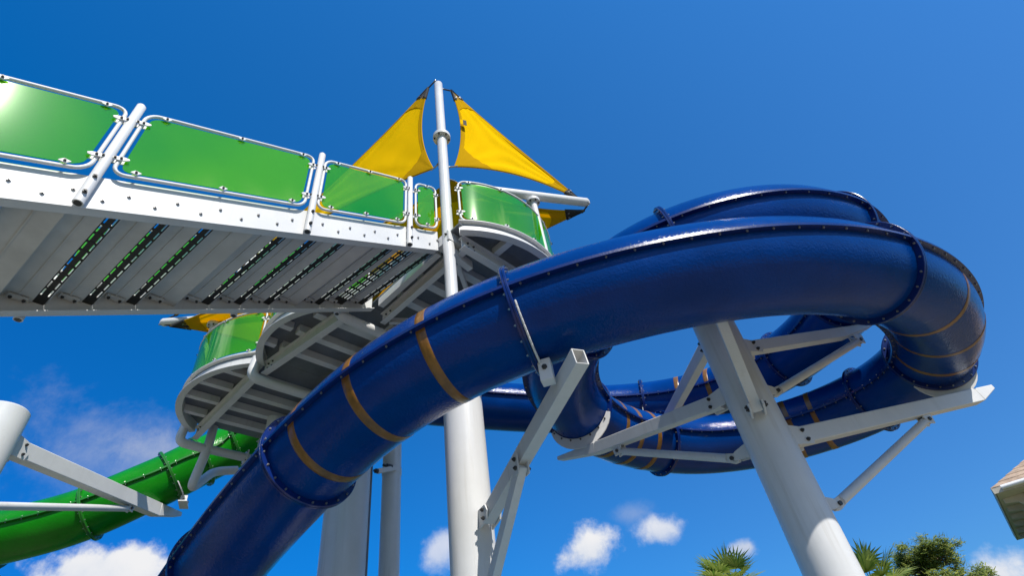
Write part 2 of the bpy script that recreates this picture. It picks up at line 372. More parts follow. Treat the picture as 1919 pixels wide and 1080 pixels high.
def saddle(root, f, t, zarm, span=62, off=.0):
    """crescent plate bolted to a ring flange, with a foot down to the arm under it"""
    c, T, L, U = frame(f, t); n = 14; th = .02
    T = T if T.z > -2 else T
    outer = []; inner = []
    for j in range(n + 1):
        a = R_(-90 - span + 2 * span * j / n); x = abs(j - n / 2) / (n / 2)
        d = L * math.cos(a) + U * math.sin(a)
        inner.append(c + d * (RT + .012) + T * (.045 + off)); outer.append(c + d * (RT + .08 + .12 * (1 - x ** 2)) + T * (.045 + off))
    mb = MB()
    for j in range(n): mb.plate([inner[j], outer[j], outer[j + 1], inner[j + 1]], T, th)
    for j in range(1, n, 2):
        a = R_(-90 - span + 2 * span * (j + .5) / n); d = L * math.cos(a) + U * math.sin(a); mb.bolt(c + d * (RT + .04) + T * (.055 + off), T, .016, .016)
    foot = c - U * (RT + .12) + T * (.045 + off); fl = Vector((foot.x, foot.y, zarm))
    if foot.z - zarm > .03:
        for s in (-1, 1): mb.bar(foot + L * .16 * s + Vector((0, 0, .04)), fl + L * .16 * s, .02, .14, up=T)
        mb.bar(fl - L * .24 + Vector((0, 0, .012)), fl + L * .24 + Vector((0, 0, .012)), .18, .022)
        for s in (-1, 1): mb.bolt(fl + L * s * .2 + Vector((0, 0, .022)), (0, 0, 1), .02, .03)
    mb.build('saddle', [WHITE, DARKB], root, smooth=30)

# middle column inside the coil
cx, cy, cr = 2.70, 6.24, .272
mc = thing('support_column', (cx, cy, 0), 'tall white round column inside the blue coil with braced arms all round', 'support column', 'white columns that carry the slides')
column(mc, cx, cy, cr, GZ, 6.35)
def under(f, t, drop): c = f(t); return Vector((c.x, c.y, c.z - RT - drop))
def past(cx, cy, p, extra):
    d = Vector((p.x - cx, p.y - cy, 0)).normalized(); return p + d * extra
pR = under(fB, 2.05, .12); pL = under(fB, 5.3, .10); pU = under(fB, 9.0, .14); pF = atd(1346, 588, 5.58); pK = under(fB, 10.8, .30)
eR = past(cx, cy, pR, .80); eL = past(cx, cy, pL, .74); eU = past(cx, cy, pU, .1); eF = pF; eK = past(cx, cy, pK, .3)
arm(mc, cx, cy, cr, 4.13, eR, .16, .21, taper=.5); saddle(mc, fB, 2.05, pR.z + .06, span=46)
arm(mc, cx, cy, cr, 4.84, eL, .15, .19, taper=1.0); saddle(mc, fB, 5.3, pL.z + .06)
arm(mc, cx, cy, cr, 5.48, eU, .14, .18)
arm(mc, cx, cy, cr, 4.34, eF, .12, .15, taper=.01)
arm(mc, cx, cy, cr, 5.82, eK, .14, .2); saddle(mc, fB, 10.8, pK.z + .1)
def along(p, q, s): return Vector(p) + (Vector(q) - Vector(p)) * s
brace(mc, cx, cy, cr, 3.33, along((cx, cy, 4.13), eR, .60) - Vector((0, 0, .2)))
brace(mc, cx, cy, cr, 4.10, along((cx, cy, 4.84), eL, .62) - Vector((0, 0, .2)))
brace(mc, cx, cy, cr, 4.80, along((cx, cy, 5.48), eU, .84) - Vector((0, 0, .2)))

# column under the front of the coil
fx, fy, fr = atd(869, 780, 7.2).x, atd(869, 780, 7.2).y, .295
fc = thing('support_column', (fx, fy, 0), 'stout white column with one sloping box arm reaching under the near blue tube', 'support column', 'white columns that carry the slides')
column(fc, fx, fy, fr, GZ, 7.36)
p2 = under(fB, -1.3, .14); a0 = atd(885, 985, fy - fr); e2 = atd(1088, 668, 4.3)
d2 = hdir((fx, fy, 0), e2)
arm(fc, fx, fy, fr, 3.96, e2, .14, .19, taper=.01, shift=-.10)
mb = MB(); c, T, L, U = frame(fB, -1.3)
for j in range(12):                                                 # strap along the ring flange down to the arm
    a = [R_(-18 - 74 * (j + e) / 12) for e in (0, 1)]; ww = [.03 + .05 * ((j + e) / 12) for e in (0, 1)]
    mb.plate([c + (L * math.cos(x) + U * math.sin(x)) * rr + T * .045 for x, rr in ((a[0], RT + .015), (a[0], RT + .02 + ww[0]), (a[1], RT + .02 + ww[1]), (a[1], RT + .015))], T, .02)
b0 = c - U * (RT + .1) + T * .08; b1 = along((fx, fy, 3.96), e2, .84)
mb.bar(b0 + Vector((0, 0, .06)), Vector((b0.x, b0.y, b1.z)), .13, .13, up=T); mb.bolt(b0 + L * .065 - Vector((0, 0, .04)), L, .03, .02)
mb.build('saddle', [WHITE, DARKB], fc, smooth=30, bevel=.006)
be = along((fx, fy, 3.96), e2, .52) - Vector((0, 0, .16)); st = atd(893, 1215, fy - fr + .02)
mb = MB(); mb.bar(st, be, .1, .12, mi=0); sd = d2.cross(Vector((0, 0, 1)))
for s in (1, -1):
    mb.plate([be + sd * s * .062 + Vector((0, 0, -.1)) - d2 * .05, be + sd * s * .062 + Vector((0, 0, -.1)) + d2 * .05, be + sd * s * .062 + d2 * .06 + Vector((0, 0, .12)), be + sd * s * .062 - d2 * .06 + Vector((0, 0, .12))], sd, .014)
    for e in (-.03, .07): mb.bolt(be + sd * s * .069 + Vector((0, 0, e)), sd * s, .028, .022)
mb.build('brace', [WHITE, DARKB], fc, smooth=30, bevel=.01)

# column at the far left carrying the green tube
lc = atd(9, 772, 10.4); lr = .33
lt = thing('support_column', (lc.x, lc.y, 0), 'white column at the left edge with a long box arm under the green tube', 'support column', 'white columns that carry the slides')
column(lt, lc.x, lc.y, lr, GZ, lc.z + .02)
pG = under(fG, 6.95, .14); eG = past(lc.x, lc.y, pG, .75)
za = atd(40, 815, 10.2).z
arm(lt, lc.x, lc.y, lr, za, eG, .2, .27, taper=.9); saddle(lt, fG, 6.95, pG.z + .05, span=50)
brace(lt, lc.x, lc.y, lr, za - .85, along((lc.x, lc.y, za), eG, .67) - Vector((0, 0, .2)), .06)

# ------------------------------------------------------------ guard panels (acrylic sheet > tube frame, clips)
def rrect(L, H, r, n=6):
    pts = []
    for (x, y, a0) in ((L - r, r, -90), (L - r, H - r, 0), (r, H - r, 90), (r, r, 180)):
        for i in range(n + 1):
            a = R_(a0 + 90 * i / n); pts.append((x + r * math.cos(a), y + r * math.sin(a)))
    return pts
def guard_panel(root, Pf, Nf, L, b0, b1, r=.12, ends=(1, 1), ntop=3, fr=.018, split=None, label=None):
    """Pf(a,b): point; Nf(a): outward normal. acrylic sheet inside a rounded tube frame"""
    H = b1 - b0; rr = min(r, L * .35)
    ins = .05; l2 = L - 2 * ins; h2 = H - 2 * ins; r2 = rr * .8
    na = max(8, int(L / .1)); cols = []
    def bnd(x):
        if x < r2: return r2 - math.sqrt(max(0, r2 * r2 - (r2 - x) ** 2))
        if x > l2 - r2: return r2 - math.sqrt(max(0, r2 * r2 - (x - l2 + r2) ** 2))
        return 0
    xs = sorted(set([r2 * (1 - math.cos(R_(q))) for q in (0, 25, 50, 75, 90)] + [l2 - r2 * (1 - math.cos(R_(q))) for q in (0, 25, 50, 75, 90)] + [r2 + (l2 - 2 * r2) * i / na for i in range(na + 1)]))
    xs = [x for i, x in enumerate(xs) if i == 0 or x - xs[i - 1] > 1e-5]
    mb = MB(); rings = []
    for x in xs:
        e = bnd(x); lo, hi = b0 + ins + e, b1 - ins - e; a = x + ins; N = Nf(a) * .004
        rings.append([Pf(a, lo) - N, Pf(a, lo) + N, Pf(a, hi) + N, Pf(a, hi) - N])
    mb.rings(rings)
    pn = mb.build('guard_panel', ACRYL, root, smooth=30)
    if label: pn['label'] = label
    mb = MB(); pts = []; o = rrect(L, H, rr)
    for i, (x, y) in enumerate(o):
        nx, ny = o[(i + 1) % len(o)]; k = max(1, int(math.hypot(nx - x, ny - y) / .12))
        for j in range(k): pts.append(Pf(lerp(x, nx, j / k), b0 + lerp(y, ny, j / k)) + Nf(lerp(x, nx, j / k)) * 0)
    mb.tube(pts, fr, 10, loop=True); mb.build('frame', WHITE, pn, smooth=40)
    if split:
        mb = MB(); mb.bar(Pf(split, b0 + .04) + Nf(split) * .008, Pf(split, b1 - .04) + Nf(split) * .008, .02, .012, up=Nf(split)); mb.build('joint_strip', WHITE, pn, smooth=30)
    spots = []
    for i in range(ntop):
        a = .18 + (L - .36) * i / max(1, ntop - 1) if ntop > 1 else L / 2
        spots += [(a, b1 - ins * .8, 0), (a, b0 + ins * .8, 0)]
    for e, a in ((0, ins * .8), (1, L - ins * .8)):
        if ends[e]: spots += [(a, b0 + H * .2, 1), (a, b0 + H * .8, 1)]
    for a, b, kind in spots:
        N = Nf(a); ta = (Pf(a + .01, b) - Pf(a - .01, b)).normalized(); tb = N.cross(ta).normalized(); p = Pf(a, b)
        for s in (1, -1):
            mb = MB()
            if kind == 0: X, Y, cx_ = .046, .027, p
            else: X, Y = .068, .022; cx_ = p + ta * (-.03 if a < L / 2 else .03)
            q = cx_ + N * s * .026
            mb.plate([q - ta * X, q - tb * Y, q + ta * X, q + tb * Y] if kind == 0 else [q - ta * X - tb * Y * .4, q - ta * X * .5 - tb * Y, q + ta * X * .5 - tb * Y, q + ta * X - tb * Y * .4, q + ta * X + tb * Y * .4, q + ta * X * .5 + tb * Y, q - ta * X * .5 + tb * Y, q - ta * X + tb * Y * .4], N, .012)
            mb.bolt(q + N * s * .006, N * s, .013, .012)
            if kind: mb.bolt(q + ta * (-.05 if a < L / 2 else .05) + N * s * .006, N * s, .013, .012)
            mb.build('panel_clip', [WHITE, DARKB], pn, smooth=30)
    return pn

# ------------------------------------------------------------ staircase up to the tower
AZ, SL = R_(39), R_(27.2)
U2 = Vector((math.sin(AZ), math.cos(AZ), 0)); N2 = Vector((-math.cos(AZ), math.sin(AZ), 0)); Z = Vector((0, 0, 1))
DV = U2 * math.cos(SL) + Z * math.sin(SL)
P0 = Vector((-2.305, 4.0, 6.606))
def S(s, w, h): return P0 + DV * s + N2 * w + Z * h
def WU(w, u, z): v = P0 + N2 * w + U2 * u; return Vector((v.x, v.y, z))
SW, S0, S1 = 1.75, -14.0, 2.28
st = thing('staircase', (-6.5, -1, 0), 'long white metal staircase with green side panels climbing to the tower, seen from below', 'staircase')
PITCH = .41
def stringer(w, sgn):
    mb = MB(); a, b, t = -.085, .335, .02
    o = lambda s, w_: [S(s, w_, a), S(s, w_ + sgn * t, a), S(s, w_ + sgn * t, b), S(s, w_, b)]
    mb.hexa(o(S0, w), o(S1, w))
    for h in (a, b - .012):                                        # channel flanges turned inwards
        q = lambda s: [S(s, w - sgn * .002, h), S(s, w - sgn * .085, h), S(s, w - sgn * .085, h + .012), S(s, w - sgn * .002, h + .012)]
        mb.hexa(q(S0), q(S1))
    k = int(S0 / PITCH)
    for i in range(k + 1, 6):
        s = i * PITCH + .06
        if s > -7:
            for ds, h in ((-.02, .03), (.15, .13)): mb.bolt(S(s + ds, w + sgn * t, h), N2 * sgn, .017, .014)
    mb.build('stringer', [WHITE, STEEL], st, smooth=30)
stringer(0, -1); stringer(SW, 1)
RUN, RISE = PITCH * math.cos(SL), PITCH * math.sin(SL)
def tread(i):
    s = i * PITCH - .163; c0 = S(s, 0, .11); w0, w1 = .002, SW - .002
    pt = lambda w, u, z: c0 + N2 * w + U2 * (u - .12 * (w - .2)) + Z * z
    thin = i % 4 == 2; rows = 4 if i == 4 else 2
    gw = .008 if thin else (.115 if rows == 2 else .20); pan = RUN - gw; zb = .020
    mb = MB()
    box = lambda w0, w1, u0, u1, z0, z1: mb.hexa([pt(w0, u0, z0), pt(w1, u0, z0), pt(w1, u1, z0), pt(w0, u1, z0)], [pt(w0, u0, z1), pt(w1, u0, z1), pt(w1, u1, z1), pt(w0, u1, z1)])
    box(w0, w1, 0, pan, 0, .03); box(w0, w1, .0, .02, -.02, -.001); box(w0, w1, pan * .5, pan * .5 + .012, -.012, -.001)
    box(w0, w1, RUN - .012, RUN - .002, .031, RISE - .002)          # closed riser
    for w in (w0 + .04, w1 - .06):                                  # angle cleats to the stringers
        box(w - .035, w + .035, .05, .22, -.034, -.0015 - .012)
        for u in (.08, .19): mb.bolt(pt(w, u, -.034), -Z, .016, .016)
    t = mb.build('tread', [TREAD, DARKB], st, smooth=30)
    if not thin:
        mb = MB(); g0, g1 = pan + .001, RUN - .013; e = .12; wide = g1 - g0
        box(w0, e, g0, g1, zb, .029); box(w1 - e - .04, w1, g0, g1, zb, .029)
        n = rows; cell = wide / n
        for r in range(n + 1):
            u = g0 + cell * r; hw = .012 if r in (0, n) else (.025 if n == 2 else .012)
            box(e, w1 - e - .04, max(g0, u - hw), min(g1, u + hw), zb + .001, .028)
        m = 10
        for j in range(1, m):
            w = lerp(e, w1 - e - .04, j / m); box(w - .016, w + .016, g0 + .009, g1 - .009, zb - .001, .027)
        mb.build('riser_grille', GRILL, t, smooth=0)
for i in range(int(S0 / PITCH) + 1, 6): tread(i)
def post(s, w, sgn, h0=-.09, h1=1.5, r=.042):
    p = S(s, w, 0); mb = MB(); mb.tube([p + Z * h0, p + Z * (h1 - .02), p + Z * h1], r, 20, radii=[r, r, r * .7])
    mb.cyl(p + Z * (h0 - .006), p + Z * (h0 + .03), r * .72, 12, mi=1)
    mb.bolt(p + N2 * sgn * r + Z * .02, N2 * sgn, .02, .02); mb.bolt(p + N2 * sgn * r + Z * .24, N2 * sgn, .02, .016)
    for hh in (.02, .24): mb.bar(p - N2 * sgn * (r - .01) + Z * hh, p - N2 * sgn * .06 + Z * hh, .05, .06)
    mb.build('railing_post', [WHITE, DARKB], st, smooth=40)
def stair_panel(sa, sb, w, sgn, ntop=3, label=None):
    Pf = lambda a, b: S(sa + a, w, b); Nf = lambda a: N2 * sgn
    guard_panel(st, Pf, Nf, sb - sa, .355, 1.385, ntop=ntop, label=label)
for w, sgn in ((-.075, -1), (SW + .075, 1)):
    for s in (-14 + .1, -12.1, -10.2, -8.4, -6.3, -4.25, -2.16, 0, 1.64): post(s, w, sgn)
    for a, b, n in ((-13.8, -12.2, 3), (-12.0, -10.3, 3), (-10.1, -8.5, 3), (-8.2, -6.45, 3), (-6.12, -4.38, 3), (-4.1, -2.24, 3), (-2.07, -.11, 3), (.07, 1.55, 3)): stair_panel(a, b, w, sgn, n)
    stair_panel(1.76, 2.22, w, sgn, 1)
mb = MB()
mb.bar(WU(.1, 2.14, 7.72), WU(1.65, 2.14, 7.72), .1, .16)
mb.build('end_bracket', WHITE, st, smooth=30)

# ------------------------------------------------------------ tower deck with curved bays
tw = thing('tower', (-3.6, 9.3, 0), 'white steel slide tower with curved green railed bays and a ribbed underside', 'tower')
ZB, ZT = 7.63, 7.90
def arc(p, q, sag, n=20):
    """points of a circular arc in tower plan (w,u) from p to q bulging to the left of p->q"""
    p = Vector((*p, 0)); q = Vector((*q, 0)); ch = q - p; L = ch.length; d = ch / L; nrm = Vector((-d.y, d.x, 0))
    R = (L * L / 4 + sag * sag) / (2 * sag); c = (p + q) / 2 + nrm * (sag - R); a0 = math.atan2((p - c).y, (p - c).x); a1 = math.atan2((q - c).y, (q - c).x)
    da = (a1 - a0 + math.pi) % (2 * math.pi) - math.pi
    return [c + Vector((math.cos(a0 + da * i / n), math.sin(a0 + da * i / n), 0)) * R for i in range(n + 1)]
BAYR = arc((-.42, 2.12), (-.34, 4.62), .47)
BAY2 = arc((4.26, 1.40), (1.98, 1.76), .52)
BAY3 = arc((7.22, 1.35), (4.32, 1.30), .66)
def polyfun(pts):
    s = [0.]
    for a, b in zip(pts[:-1], pts[1:]): s.append(s[-1] + (b - a).length)
    def f(x):
        x = max(0, min(s[-1], x))
        for i in range(len(s) - 1):
            if x <= s[i + 1] + 1e-9: return pts[i].lerp(pts[i + 1], (x - s[i]) / (s[i + 1] - s[i]))
    return f, s[-1]
def bay(pts, sign, split, ends, ntop, extra=None):
    f, L = polyfun(pts)
    def Nf(a):
        t = f(min(L, a + .03)) - f(max(0, a - .03)); n = Vector((t.y, -t.x, 0)).normalized() * sign; return N2 * n.x + U2 * n.y
    Pt = lambda a, z, o=0.: WU(f(a).x, f(a).y, z) + Nf(a) * o
    n = 28; mb = MB()
    mb.rings([[Pt(L * i / n, ZB), Pt(L * i / n, ZB, .02), Pt(L * i / n, ZT, .02), Pt(L * i / n, ZT)] for i in range(n + 1)])
    mb.rings([[Pt(L * i / n, ZB + .002, -.10), Pt(L * i / n, ZB + .002, -.001), Pt(L * i / n, ZB + .016, -.001), Pt(L * i / n, ZB + .016, -.10)] for i in range(n + 1)])
    mb.rings([[Pt(L * i / n, ZT + .002, -.06), Pt(L * i / n, ZT + .002, .05), Pt(L * i / n, ZT + .014, .05), Pt(L * i / n, ZT + .014, -.06)] for i in range(n + 1)])
    mb.build('fascia', WHITE, tw, smooth=30)
    mb = MB(); cap = [Pt(L * i / n, ZB + .21, -.003) for i in range(n + 1)]; b = mb.add(cap); b2 = mb.add([p + Z * .03 for p in cap])
    mb.quad(*range(b, b + n + 1)); mb.quad(*reversed(range(b2, b2 + n + 1)))
    for i in range(n): mb.quad(b + i, b + i + 1, b2 + i + 1, b2 + i)
    mb.build('bay_floor', GREYM, tw, smooth=30)
    guard_panel(tw, lambda a, z: Pt(a + .04, z, .01), lambda a: Nf(a + .04), L - .08, ZT + .06, 8.97, ends=ends, ntop=ntop, split=split and split * L, r=.12)
    return f, L, Pt
fR, LR, PtR = bay(BAYR, 1, .72, (1, 1), 5)
f2, L2, Pt2 = bay(BAY2, 1, .3, (1, 1), 5)
f3, L3, Pt3 = bay(BAY3, 1, .62, (1, 1), 5)
mb = MB()
def dbox(w0, w1, u0, u1, z0, z1): mb.hexa([WU(w0, u0, z0), WU(w1, u0, z0), WU(w1, u1, z0), WU(w0, u1, z0)], [WU(w0, u0, z1), WU(w1, u0, z1), WU(w1, u1, z1), WU(w0, u1, z1)])
cells = ((-.30, 1.92, 2.30, 4.5), (1.93, 4.29, 1.40, 4.5), (4.30, 7.22, 1.40, 4.5))
for c in cells: dbox(c[0] - (.16 if c[0] < 0 else 0), c[1], c[2] - (.2 if c[0] < 0 else .14), c[3], ZB + .205, ZB + .236)
mb.build('deck_plate', GREYM, tw, smooth=0)
for ci, (w0, w1, u0, u1) in enumerate(cells):                       # joists run away from the stairs' side
    n = 4 if ci < 2 else 5
    for j in range(1, n):
        w = lerp(w0, w1, j / n); mb = MB(); dbox(w - .07, w + .07, u0 + .02, u1 - .05, ZB + .06, ZB + .2035); mb.build('joist', WHITE, tw, smooth=0)
    if ci > 0:                                                      # short joists out into the curved bay
        for j in range(1, n):
            w = lerp(w0, w1, j / n); pts = (BAY2, BAY3)[ci - 1]; uu = min(pts, key=lambda p: abs(p.x - w)).y + .03
            if uu < u0 - .1: mb = MB(); dbox(w - .055, w + .055, uu, u0 - .08, ZB + .07, ZB + .2035); mb.build('joist', WHITE, tw, smooth=0)
for u in (2.9, 3.9):
    for j in range(1):
        pts = [p for p in BAYR if p.y > u]; wl = min(BAYR, key=lambda p: abs(p.y - u)).x + .03
        if wl < -.42: mb = MB(); dbox(wl, -.38, u - .055, u + .055, ZB + .07, ZB + .2035); mb.build('joist', WHITE, tw, smooth=0)
def ibeam(p, q, h=.24, wd=.12, z1=ZB + .055, bolts=True):
    mb = MB(); zc = Vector((0, 0, z1 - .006)); d = Vector((q - p)).normalized(); sd = d.cross(Z)
    mb.bar(p + zc, q + zc, wd, .012); mb.bar(p + zc - Z * (h - .012), q + zc - Z * (h - .012), wd, .012); mb.bar(p + zc - Z * (h / 2 - .006), q + zc - Z * (h / 2 - .006), .012, h - .026)
    if bolts:
        for e in (.12, .24):
            for dz in (.07, .16):
                for s in (1, -1):
                    for o, dd in ((p, d), (q, -d)): mb.bolt(o + zc + dd * e - Z * dz + sd * s * .006, sd * s, .017, .016)
    mb.build('beam', [WHITE, DARKB], tw, smooth=30)
def V0(w, u): v = WU(w, u, 0); return v
ibeam(V0(1.98, 1.74), V0(4.24, 1.42)); ibeam(V0(4.36, 1.36), V0(7.16, 1.38)); ibeam(V0(-.36, 2.2), V0(-.34, 4.4))
for u, w0, w1 in ((2.62, 1.99, 4.28), (2.66, 4.42, 7.1), (3.75, -.28, 1.85), (3.7, 1.99, 4.28), (3.7, 4.42, 7.1), (4.46, -.28, 1.85), (4.44, 1.99, 4.28), (4.46, 4.42, 7.1), (2.32, -.28, 1.85)): ibeam(V0(w0, u), V0(w1, u), .2, .1)
for a, b in (((2.1, 2.72), (3.1, 3.62)), ((3.2, 3.62), (4.2, 2.72)), ((4.6, 2.78), (5.8, 3.6)), ((5.9, 3.6), (7.0, 2.78)), ((.0, 2.42), (.9, 3.66)), ((1.0, 3.66), (1.8, 2.42))): ibeam(V0(*a), V0(*b), .1, .07, ZB - .02, False)
def bend(pts, r, n=6):
    pts = [Vector(p) for p in pts]; o = [pts[0]]
    for a, b, c in zip(pts[:-2], pts[1:-1], pts[2:]):
        d1 = (a - b).normalized(); d2 = (c - b).normalized(); s = b + d1 * r; e = b + d2 * r
        for i in range(n + 1):
            t = i / n; o.append(s.lerp(b, t).lerp(b.lerp(e, t), t))
    return o + [pts[-1]]
for w, u0 in ((1.93, 1.52), (4.30, 1.22), (7.24, 1.12)):             # bent pipe beams under the bay joints
    mb = MB(); mb.tube(bend([WU(w, u0 + .05, ZB + .15), WU(w, u0, 7.36), WU(w, u0 + .3, 7.34), WU(w, 4.5, 7.34)], .16), .088, 18)
    for u in (2.5, 3.7):
        p = WU(w, u, 7.34); mb.bar(p - U2 * .012, p + U2 * .012, .26, .26)
        for x in (-1, 1):
            for y in (-1, 1): mb.bolt(p - U2 * .012 + N2 * .1 * x + Z * .1 * y, -U2, .016, .014)
    mb.build('pipe_beam', [WHITE, DARKB], tw, smooth=40)
def leg(px, py, d, r, ztop):
    p = atd(px, py, d); mb = MB(); mb.tube([(p.x, p.y, GZ), (p.x, p.y, ztop)], r, 36)
    mb.cyl((p.x, p.y, GZ), (p.x, p.y, GZ + .05), r + .15, 30); mb.build('leg', COLW, tw, smooth=40); return p
leg(648, 980, 10.1, .385, 7.42); b2 = leg(732, 980, 10.9, .19, 7.42); leg(514, 790, 10.6, .13, 7.42)
p = atd(690, 990, 10.5)
mb = MB(); mb.cyl((p.x, p.y, GZ), (p.x, p.y, 7.5), .032, 14); mb.build('drain_pipe', GREYM, tw, smooth=40)
q = atd(742, 878, 10.7); s_ = atd(708, 884, 10.4)
mb = MB(); mb.bar(q, s_, .06, .09); mb.cyl(Vector((b2.x, b2.y, q.z - .06)), Vector((b2.x, b2.y, q.z + .06)), .20, 24)
mb.bolt(s_, U2 * -1, .05, .05); mb.bolt(q - U2 * .1, -U2, .05, .12); mb.build('bracket', [WHITE, DARKB], tw, smooth=30)
va, vb, vc, vd = atd(390, 840, 12.0), atd(357, 918, 12.2), atd(402, 884, 12.9), atd(445, 882, 13.0)
mb = MB(); mb.tube(bend([va + Z * .5, va, vb, vc, vd], .22), .092, 16); mb.build('entry_brace', WHITE, tw, smooth=40)

# ------------------------------------------------------------ shade mast with beams, three sails
MD = 5.62; mp = atd(840, 440, MD); mx, my = mp.x, mp.y; mr = .09
ms = thing('shade_mast', (mx, my, 6.75), 'slim white mast rising over the stair head, carrying the yellow sails', 'mast')
def mz(x, y): return atd(x, y, MD).z
zt, zr, zm = mz(823, 156), mz(828, 258), mz(838, 318)
mb = MB(); mb.tube([(mx, my, 6.5), (mx, my, zr)], mr, 28); mb.tube([(mx, my, zr), (mx, my, zt - .05), (mx, my, zt)], mr, 28, radii=[mr * .97, mr * .97, mr * .7])
mb.build('pole', COLW, ms, smooth=40)
mb = MB()
for z in (zr - .022, zr + .022):
    mb.cyl((mx, my, z - .018), (mx, my, z + .018), mr + .075, 24)
    for j in range(6):
        a = 2 * math.pi * (j + .3) / 6; d = Vector((math.cos(a), math.sin(a), 0)) * (mr + .045); sg = 1 if z > zr else -1; mb.bolt(Vector((mx, my, z + sg * .018)) + d, Z * sg, .018, .022)
mb.build('collar', [WHITE, DARKB], ms, smooth=30)
mb = MB(); mb.bar(Vector((mx, my, 7.5)) + U2 * .05, WU(-.1, 2.6, 7.5), .1, .16); mb.build('foot_bracket', WHITE, ms, smooth=30)
mb = MB(); mb.bar(WU(-.1, 2.05, ZB + .12), WU(-.1, 2.32, ZB + .12), .3, .2)
for x in (-.1, .1): mb.bolt(WU(-.1 + x, 2.05, ZB + .15), -U2, .02, .02)
mb.build('mounting_plate', [WHITE, DARKB], ms, smooth=30)
BZ = 9.62
RE, LE = atz(1102, 380, BZ), atz(304, 605, BZ)
RP, LP = atz(995, 372, BZ), atz(405, 597, BZ)
def beam_arm(end, pst, inner):
    d = (inner - end).normalized(); mb = MB(); mb.tube([end, end + d * .03, inner], .088, 24, radii=[.07, .088, .088])
    mb.bolt(end - d * 0, -d, .05, .02, mi=0); b = mb.build('beam', WHITE, ms, smooth=40)
    c = end + d * (inner - end).length * ((pst - end).dot(d) / (inner - end).length)
    mb = MB(); mb.cyl((c.x, c.y, ZT), (c.x, c.y, BZ - .05), .062, 20)
    mb.cyl((c.x, c.y, BZ - .22), (c.x, c.y, BZ - .19), .13, 20); mb.cyl((c.x, c.y, BZ - .185), (c.x, c.y, BZ - .155), .13, 20)
    for j in range(6):
        a = 2 * math.pi * j / 6; mb.bolt(Vector((c.x + .1 * math.cos(a), c.y + .1 * math.sin(a), BZ - .22)), -Z, .016, .02)
    mb.build('beam_post', [WHITE, DARKB], b, smooth=40)
beam_arm(RE, RP, atz(882, 353, BZ))
beam_arm(LE, LP, LE + (LP - LE).normalized() * 3.6)
def sail(corners, sags, billow, label, patches=True, logo=None):
    """triangular tensioned cloth with edges curved in by sags (AB, BC, CA) and hemmed"""
    A, B, C = [Vector(c) for c in corners]; g = (A + B + C) / 3; nrm = (B - A).cross(C - A).normalized()
    if nrm.dot(CAMP - g) < 0: nrm = -nrm
    def inw(p, q, r): e = (q - p).normalized(); v = (r - p) - e * (r - p).dot(e); return v.normalized()
    iA, iB, iC = inw(A, B, C), inw(B, C, A), inw(C, A, B)
    def P(a, b, c): return A * a + B * b + C * c + iA * (4 * a * b * sags[0]) + iB * (4 * b * c * sags[1]) + iC * (4 * c * a * sags[2]) + nrm * (27 * a * b * c * billow
            + .016 * (a ** 2 * (1 - a) * 4 * math.sin(19 * b / max(1e-4, b + c)) + b ** 2 * (1 - b) * 4 * math.sin(23 * c / max(1e-4, a + c)) + c ** 2 * (1 - c) * 4 * math.sin(21 * a / max(1e-4, a + b))))
    root = thing('shade_sail', g, label, 'sail', 'yellow shade sails')
    n = 34; th = .004
    def sheet(fa, off, name, material):
        mb = MB(); top = {}
        for sd in (0, 1):
            idx = {}
            for i in range(n + 1):
                for j in range(n + 1 - i): idx[i, j] = mb.add([P(*fa(i / n, j / n, (n - i - j) / n)) + nrm * (off + (th if sd else 0))])
            for i in range(n):
                for j in range(n - i):
                    q = [(i, j), (i + 1, j), (i, j + 1)]; mb.quad(*[idx[x] for x in (q if sd else q[::-1])])
                    if i + j < n - 1: q = [(i + 1, j), (i + 1, j + 1), (i, j + 1)]; mb.quad(*[idx[x] for x in (q if sd else q[::-1])])
            top[sd] = idx
        ed = [(i, 0) for i in range(n)] + [(n - j, j) for j in range(n)] + [(0, n - k) for k in range(n)]
        for k in range(len(ed)): a, b = ed[k], ed[(k + 1) % len(ed)]; mb.quad(top[0][a], top[0][b], top[1][b], top[1][a])
        return mb.build(name, material, root, smooth=40)
    k = .94
    sheet(lambda a, b, c: (a, b, c), 0, 'cloth', SAIL)
    mb = MB(); N_ = 40
    for e in (lambda t: (1 - t, t, 0), lambda t: (0, 1 - t, t), lambda t: (t, 0, 1 - t)):
        mb.tube([P(*e(i / N_)) for i in range(N_ + 1)], .016, 8)
        rr = []
        for i in range(N_ + 1):
            p = P(*e(i / N_)); q = p + (g - p).normalized() * .075; rr.append([p + nrm * .009, q + nrm * .009, q - nrm * .006, p - nrm * .006])
        mb.rings(rr)
    mb.build('hem', HEM, root, smooth=40)
    return root, P, nrm
